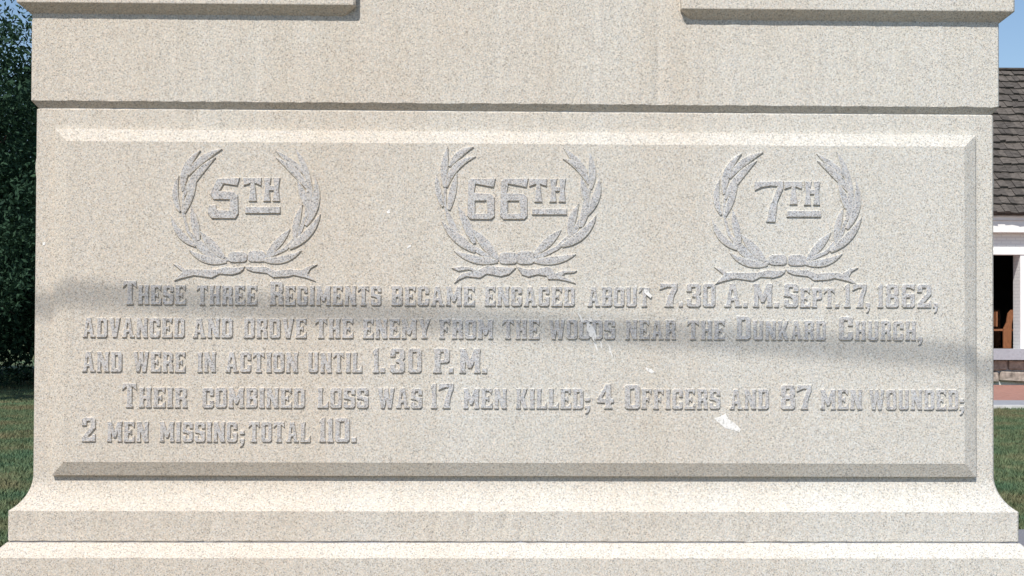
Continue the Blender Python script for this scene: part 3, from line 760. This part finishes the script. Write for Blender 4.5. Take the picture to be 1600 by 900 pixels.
# door surround
cp(box('door_jamb', DX1 - 0.0, DX1 + 0.16, CY0 - 0.04, CY0 - 0.003, 0.81, DZ1, M['white_paint']))
cp(box('door_jamb', DX0 - 0.16, DX0, CY0 - 0.04, CY0 - 0.003, 0.81, DZ1, M['white_paint']))
cp(box('door_lintel', DX0 - 0.2, DX1 + 0.2, CY0 - 0.06, CY0 - 0.003, DZ1 + 0.002, DZ1 + 0.10, M['white_paint']))
dr = cp(box('door', DX0 + 0.01, DX0 + 0.06, CY0 + TH + 0.02, CY0 + TH + 1.25, 0.82, DZ1, M['white_paint']))
for w in (W1, W2):
    wo = bpy.data.objects.new('window', None); C.objects.link(wo); cp(wo)
    fr = [box_vf(w[0], w[0] + .07, CY0 + .08, CY0 + .16, *WZ), box_vf(w[1] - .07, w[1], CY0 + .08, CY0 + .16, *WZ), box_vf(w[0] + .07, w[1] - .07, CY0 + .08, CY0 + .16, WZ[0], WZ[0] + .07), box_vf(w[0] + .07, w[1] - .07, CY0 + .08, CY0 + .16, WZ[1] - .07, WZ[1]), box_vf(w[0] + .07, w[1] - .07, CY0 + .09, CY0 + .15, 2.22, 2.28)]
    for i in (1, 2): x = w[0] + (w[1] - w[0]) * i / 3; fr.append(box_vf(x - .015, x + .015, CY0 + .1, CY0 + .14, WZ[0] + .07, 2.22)); fr.append(box_vf(x - .015, x + .015, CY0 + .1, CY0 + .14, 2.28, WZ[1] - .07))
    def wp(o):
        o.parent = wo; return o
    wp(mesh_obj('frame', *join_vf(fr), M['white_paint'])); wp(box('sill', w[0] - .05, w[1] + .05, CY0 - .06, CY0 + .075, WZ[0] - .08, WZ[0] - .002, M['white_paint']))
    for i in range(3):
        a = w[0] + .07 + (w[1] - w[0] - .14) * i / 3; b_ = w[0] + .07 + (w[1] - w[0] - .14) * (i + 1) / 3
        for z0, z1 in ((WZ[0] + .06, 2.23), (2.27, WZ[1] - .06)): wp(box('pane', a, b_, CY0 + .118, CY0 + .124, z0, z1, M['glass']))
# cornice under the eaves
cp(box('fascia', CX0 - 0.25, CX1 + 0.25, CY0 - 0.24, CY0 - 0.003, 3.40, 3.66, M['white_paint']))
cp(box('cornice', CX0 - 0.3, CX1 + 0.3, CY0 - 0.275, CY0 - 0.003, 3.663, 3.74, M['white_paint']))
cp(box('cornice', CX0 - 0.35, CX1 + 0.35, CY0 - 0.315, CY0 - 0.003, 3.743, 3.83, M['white_paint']))
# foundation of rough stones
cp(box('foundation_mortar', CX0, CX1, CY0 + 0.03, CY0 + TH - 0.01, -0.05, 0.568, M['mortar']))
for z0, z1 in ((0.07, 0.30), (0.335, 0.56)):
    x = CX0 + random.uniform(0, .2)
    while x < CX1 - 0.3:
        w = random.uniform(0.4, 1.0)
        V, F = box_vf(x, min(x + w - 0.03, CX1), CY0 - 0.05 - random.uniform(0, .05), CY0 + 0.06, z0, z1)
        V = [(a + random.uniform(-.02, .02), b_ + random.uniform(-.03, .03), c + random.uniform(-.03, .03)) for a, b_, c in V]
        o = cp(mesh_obj('stone', V, F, M['field_stone']))
        bm = bmesh.new(); bm.from_mesh(o.data); bmesh.ops.bevel(bm, geom=bm.edges[:], offset=0.03, segments=1, affect='EDGES'); bm.to_mesh(o.data); bm.free()
        x += w
# roof: deck and individual shingles
dy, dz = RY - (CY0 - 0.38), RZ - 3.80
sl = math.hypot(dy, dz); ey, ez = dy / sl, dz / sl
def slope_pt(x, s, h, side=1):
    y = (CY0 - 0.38) + ey * s - ez * h
    if side < 0: y = 2 * RY - y
    return (x, y, 3.80 + ez * s + ey * h)
V = []
for x in (CX0 - 0.4, CX1 + 0.4):
    V += [slope_pt(x, 0, 0), slope_pt(x, 0, -0.05), slope_pt(x, sl, -0.05), slope_pt(x, 0, -0.05, -1), slope_pt(x, 0, 0, -1), slope_pt(x, sl, 0)]
roof = cp(mesh_obj('roof', V, [(0, 1, 2, 3, 4, 5), (11, 10, 9, 8, 7, 6)] + [(i, i + 6, (i + 1) % 6 + 6, (i + 1) % 6) for i in range(6)], M['shingle']))
NC = 20
expo = sl / NC
def shingle_vf(x, w, s, side):
    L_ = expo * 1.45; t = random.uniform(0.035, 0.075); k = random.uniform(-.03, .03); k2 = random.uniform(-.03, .03)
    a = [slope_pt(x, s + k, 0.028 + 0.002, side), slope_pt(x + w, s + k2, 0.030, side), slope_pt(x + w, min(s + L_, sl), 0.004, side), slope_pt(x, min(s + L_, sl), 0.004, side)]
    b_ = [slope_pt(x, s + k, 0.028 + t, side), slope_pt(x + w, s + k2, 0.028 + t * random.uniform(.8, 1.2), side), slope_pt(x + w, min(s + L_, sl), 0.016, side), slope_pt(x, min(s + L_, sl), 0.016, side)]
    return a + b_, [(3, 2, 1, 0), (4, 5, 6, 7), (0, 1, 5, 4), (1, 2, 6, 5), (2, 3, 7, 6), (3, 0, 4, 7)]
rest = []
VX0, VX1 = 10.9, 15.1
cnt = 0
for side in (1, -1):
    for c in range(NC):
        x = CX0 - 0.4 + random.uniform(-.2, 0)
        while x < CX1 + 0.38:
            w = random.uniform(0.12, 0.24)
            vf = shingle_vf(x, w - 0.008, c * expo - 0.03, side)
            if side == 1 and abs(x - 11.9 - 1.75 * c / NC) < 1.2 and cnt < 300:
                o = mesh_obj('shingle', *vf, M['shingle'] if random.random() < .6 else M['shingle_old']); o.parent = roof; cnt += 1
            else: rest.append(vf)
            x += w
o = mesh_obj('shingle_field', *join_vf(rest), M['shingle']); o.parent = roof; o['kind'] = 'stuff'
o = mesh_obj('ridge_board', *join_vf([box_vf(CX0 - .4, CX1 + .4, RY - .12, RY + .12, RZ + 0.005, RZ + 0.05)]), M['shingle']); o.parent = roof

# pews inside the doorway
def pew(dx, dy, lab):
    Y0 = CY0 + 0.75
    t = thing('pew', lab, 'pew', (11.6 + dx, Y0 + dy, 0.80), 'pews inside the church')
    def P2(px, py):
        q = on_plane(px, py, Y0); return (q.x - 11.6, q.z - 0.80)
    outs = [[(1568, 549), (1568, 514), (1573, 504), (1575, 490), (1580, 484), (1600, 484), (1600, 493), (1584, 493), (1581, 506), (1580, 549)],
            [(1587, 549), (1587, 519), (1592, 507), (1596, 494), (1601, 494), (1601, 549)]]
    for k, yy in enumerate((0.0, 1.5)):
        for ol in outs:
            q = [P2(*p) for p in ol]; n = len(q)
            V = [(a, yy, max(0.004, b_)) for a, b_ in q] + [(a, yy + 0.05, max(0.004, b_)) for a, b_ in q]
            F = [tuple(range(n))[::-1], tuple(range(n, 2 * n))] + [(i, (i + 1) % n, n + (i + 1) % n, n + i) for i in range(n)]
            o = mesh_obj('end_frame', V, F, M['pew_wood'], t)
            bm = bmesh.new(); bm.from_mesh(o.data); bmesh.ops.recalc_face_normals(bm, faces=bm.faces); bm.to_mesh(o.data); bm.free()
    mesh_obj('seat', *box_vf(-0.02, 0.42, 0.051, 1.499, 0.40, 0.44), M['pew_wood'], t)
    mesh_obj('backrest', *box_vf(0.03, 0.06, 0.051, 1.499, 0.50, 0.84), M['pew_wood'], t)
pew(0, 0, 'brown wooden pew just inside the open church doorway')
pew(-0.62, 0.9, 'brown wooden pew deeper in the dark church, left of the other')

# ------------------------------------------------------------------ trees
def tree(x, y, h, tr, blobs, nleaf, size, mat, lab, seed):
    r = np.random.default_rng(seed)
    t = thing('broadleaf_tree', lab, 'tree', (x, y, 0), 'trees behind the monument')
    pts = [(0, 0, -0.1), (0.05, 0, h * .15), (0.1, 0.05, h * .35), (0.0, 0.1, h * .6), (0, 0, h * .9)]
    mesh_obj('trunk', *tube_vf(pts, [tr * 1.3, tr, tr * .8, tr * .5, tr * .12], 10), M['bark'], t, True)
    for i, (bx, by, bz, br) in enumerate(blobs):
        z0 = max(h * .2, bz - br * 1.1)
        mesh_obj('limb', *tube_vf([(0.05, 0, z0 * .85), (bx * .45, by * .45, (z0 + bz) / 2), (bx * .9, by * .9, bz)], [tr * .42, tr * .26, tr * .06], 6), M['bark'], t, True)
    vol = np.array([b[3] ** 2 for b in blobs]); pick = r.choice(len(blobs), nleaf, p=vol / vol.sum())
    B = np.array(blobs)[pick]
    d = r.normal(size=(nleaf, 3)); d /= np.linalg.norm(d, axis=1, keepdims=True)
    rad = B[:, 3:4] * (0.35 + 0.65 * r.random((nleaf, 1)) ** 0.5) * (1 + 0.22 * np.sin(d[:, :1] * 9 + B[:, :1] * 5) * np.cos(d[:, 2:3] * 8 + B[:, 1:2] * 3))
    c = B[:, :3] + d * rad * np.array([1, 1, 0.85])
    # clumps: pull leaves toward twig centres
    tw = c[r.integers(0, nleaf, nleaf // 60)]
    idx = r.integers(0, len(tw), nleaf)
    near = tw[idx] + r.normal(size=(nleaf, 3)) * 0.21
    c = np.where(r.random((nleaf, 1)) < 0.93, near, c)
    c[:, 2] = np.maximum(c[:, 2], 0.15)
    a = r.normal(size=(nleaf, 3)); a[:, 2] -= 0.35; a /= np.linalg.norm(a, axis=1, keepdims=True)
    b2 = np.cross(a, r.normal(size=(nleaf, 3))); b2 /= np.linalg.norm(b2, axis=1, keepdims=True)
    s = size * (0.6 + 0.8 * r.random((nleaf, 1)))
    nr = np.cross(a, b2)
    v = np.stack([c - a * s, c + b2 * s * .42 + nr * s * .12, c + a * s, c - b2 * s * .42 + nr * s * .12], 1).reshape(-1, 3)
    f = np.arange(nleaf * 4).reshape(-1, 4)
    me = bpy.data.meshes.new('crown'); me.vertices.add(len(v)); me.vertices.foreach_set('co', v.ravel().astype(np.float32))
    tri = np.concatenate([f[:, [0, 1, 2]], f[:, [0, 2, 3]]]).astype(np.int32)
    me.loops.add(tri.size); me.loops.foreach_set('vertex_index', tri.ravel())
    me.polygons.add(len(tri)); me.polygons.foreach_set('loop_start', np.arange(0, tri.size, 3, dtype=np.int32))
    me.update(calc_edges=True); me.validate()
    me.materials.append(mat)
    data_obj('crown', me, t)
    return t
tree(-9.3, 20.6, 11, 0.26, [(0.5, -0.4, 5.7, 1.5), (-1.6, 0.2, 6.3, 1.9), (1.0, 0.6, 4.7, 1.2), (-1.4, 0.5, 9.2, 1.8), (-2.2, -0.6, 4.4, 1.5), (0.9, 0.0, 3.5, 1.1), (0.6, 0.1, 2.2, 0.9)], 46000, 0.05, M['leaf_b'], 'nearest leafy tree at the left edge, its crown overhanging the lawn', 11)
tree(-11.0, 25.0, 12, 0.3, [(0.6, 0, 3.2, 2.2), (1.6, 0.5, 5.2, 2.2), (-1.6, 0.2, 5.2, 2.4), (-2.6, 0, 7, 2.0), (1.5, 0.2, 1.5, 1.5), (0.2, 0.4, 1.2, 1.4), (-1.8, 0, 1.9, 1.8)], 52000, 0.06, M['leaf_a'], 'dark low-branched tree behind the nearest tree on the left', 12)
tree(-7.6, 26.5, 12, 0.3, [(-0.6, 0, 2.6, 2.0), (0.4, 0.4, 4.8, 2.2), (-1.6, 0, 4.6, 2.0), (1.4, 0, 2.6, 1.9), (-0.9, 0, 1.2, 1.5), (0.2, 0, 7.4, 2.0)], 50000, 0.06, M['leaf_a'], 'dark tree beside the left edge of the monument, farthest back', 13)
tree(-13.5, 30.5, 10, 0.3, [(-2.6, 0, 2.0, 2.4), (0.4, 0.4, 1.8, 2.2), (3.2, 0, 2.0, 2.3), (1.4, 0, 4.0, 2.4), (-1.0, 0, 5.0, 2.4)], 42000, 0.085, M['leaf_a'], 'broad dark tree filling the gap under the other left-hand trees', 14)

# far wood closing the view behind everything
n = 90000
r = np.random.default_rng(21)
fx = r.uniform(-110, 110, n); top = 7.5 + 2.2 * np.sin(fx * .21) + 1.4 * np.sin(fx * .63 + 1) + 0.9 * np.sin(fx * 1.7)
fz = top * r.random(n) ** 0.7; fy = 72 + r.normal(0, 2.2, n) + 3 * np.sin(fx * .4) - 2.0 * np.sin(np.pi * fz / top)
c = np.stack([fx, fy, fz], 1); a = r.normal(size=(n, 3)); a /= np.linalg.norm(a, axis=1, keepdims=True)
b2 = np.cross(a, r.normal(size=(n, 3))); b2 /= np.linalg.norm(b2, axis=1, keepdims=True)
sz = r.uniform(.22, .5, (n, 1))
v = np.stack([c - a * sz, c + b2 * sz, c + a * sz], 1).reshape(-1, 3).astype(np.float32)
me = bpy.data.meshes.new('woodland'); me.vertices.add(len(v)); me.vertices.foreach_set('co', v.ravel())
me.loops.add(len(v)); me.loops.foreach_set('vertex_index', np.arange(len(v), dtype=np.int32))
me.polygons.add(n); me.polygons.foreach_set('loop_start', np.arange(0, len(v), 3, dtype=np.int32))
me.update(calc_edges=True); me.materials.append(M['leaf_b'])
tag(data_obj('woodland', me), 'far dark green wood along the edge of the field', 'woods', kind='stuff')

# ------------------------------------------------------------------ cable on two poles, added out of view to cast the shadow band
a = on_plane(60, 455, PY) + SUN * 5.6
b_ = on_plane(1500, 555, PY) + SUN * 5.6
d = (b_ - a)
def cab(x): 
    t = (x - a.x) / d.x
    return a + d * t
xl, xr = -13.0, 13.0
pl, pr_ = cab(xl), cab(xr)
tag(mesh_obj('shadow_cable', *tube_vf([cab(xl + (xr - xl) * i / 40) for i in range(41)], [0.0108] * 41, 10), M['cable'], None, True), 'unseen black cable added in front of the monument to cast the shadow band', 'cable')
for p, lab in ((pl, 'taller added pole, out of view, carrying the shadow-casting cable, left'), (pr_, 'shorter added pole, out of view, carrying the shadow-casting cable, right')):
    t = thing('added_cable_pole', lab, 'pole', (p.x, p.y, 0), 'added poles carrying the shadow-casting cable')
    s = 1 if p.x > 0 else -1
    mesh_obj('post', *tube_vf([(s * .16, 0, -.2), (s * .16, 0, p.z * .6), (s * .16, 0, p.z + .45)], [.15, .13, .11], 12), M['pole_wood'], t, True)
    mesh_obj('insulator', *tube_vf([(s * .06, 0, p.z), (s * .02, 0, p.z), (0, 0, p.z), (-s * .03, 0, p.z)], [.02, .045, .03, .016], 10), M['porcelain'], t, True)

# ------------------------------------------------------------------ grass blades on the lawn at both sides
def blades(regions, dens):
    Vs = []
    for x0, x1, y0, y1, dn in regions:
        n = int((x1 - x0) * (y1 - y0) * dn)
        bx = rng.uniform(x0, x1, n); by = rng.uniform(y0, y1, n)
        h = rng.uniform(0.018, 0.05, n); w = rng.uniform(0.003, 0.006, n) * 1.5; an = rng.uniform(0, math.pi, n)
        lx = rng.normal(0, .45, n) * h; ly = rng.normal(0, .45, n) * h
        z = np.full(n, -0.006)
        A = np.stack([bx - np.cos(an) * w, by - np.sin(an) * w, z], 1); B = np.stack([bx + np.cos(an) * w, by + np.sin(an) * w, z], 1)
        T = np.stack([bx + lx, by + ly, z + h], 1)
        Vs.append(np.stack([A, B, T], 1).reshape(-1, 3))
    v = np.concatenate(Vs).astype(np.float32)
    n = len(v)
    me = bpy.data.meshes.new('grass'); me.vertices.add(n); me.vertices.foreach_set('co', v.ravel())
    me.loops.add(n); me.loops.foreach_set('vertex_index', np.arange(n, dtype=np.int32))
    me.polygons.add(n // 3); me.polygons.foreach_set('loop_start', np.arange(0, n, 3, dtype=np.int32))
    me.update(calc_edges=True); me.materials.append(M['blade'])
    o = data_obj('grass', me)
    return tag(o, 'short mown grass, patchy green and brown, around the monument', 'grass', kind='stuff')
regs = []
for y in range(3, 20):
    xl_ = -0.345 * (y + 3.5); xr_ = 0.375 * (y + 3.5)
    dn = 2600 if y < 10 else 1500
    regs.append((xl_ - 2.0, min(xl_ + 0.9, -1.95), y, y + 1, dn))
    if y >= 7: regs.append((xr_ - 0.9, xr_ + 2.0, y, min(y + 1, 19.88), dn))
regs.append((1.9, 4.8, 6.76, 7.0, 2600))
for y in range(7, 34, 3):                                   # thinner turf over the rest of the lawn
    regs.append((-16.0, -1.0, y, y + 3, 500))
    if y < 19: regs.append((-1.0, 14.0, y, min(y + 3, 19.88), 500))
for y in range(1, 7, 3): regs.append((-8.0, -1.95, y, y + 3, 900))
blades(regs, 1)
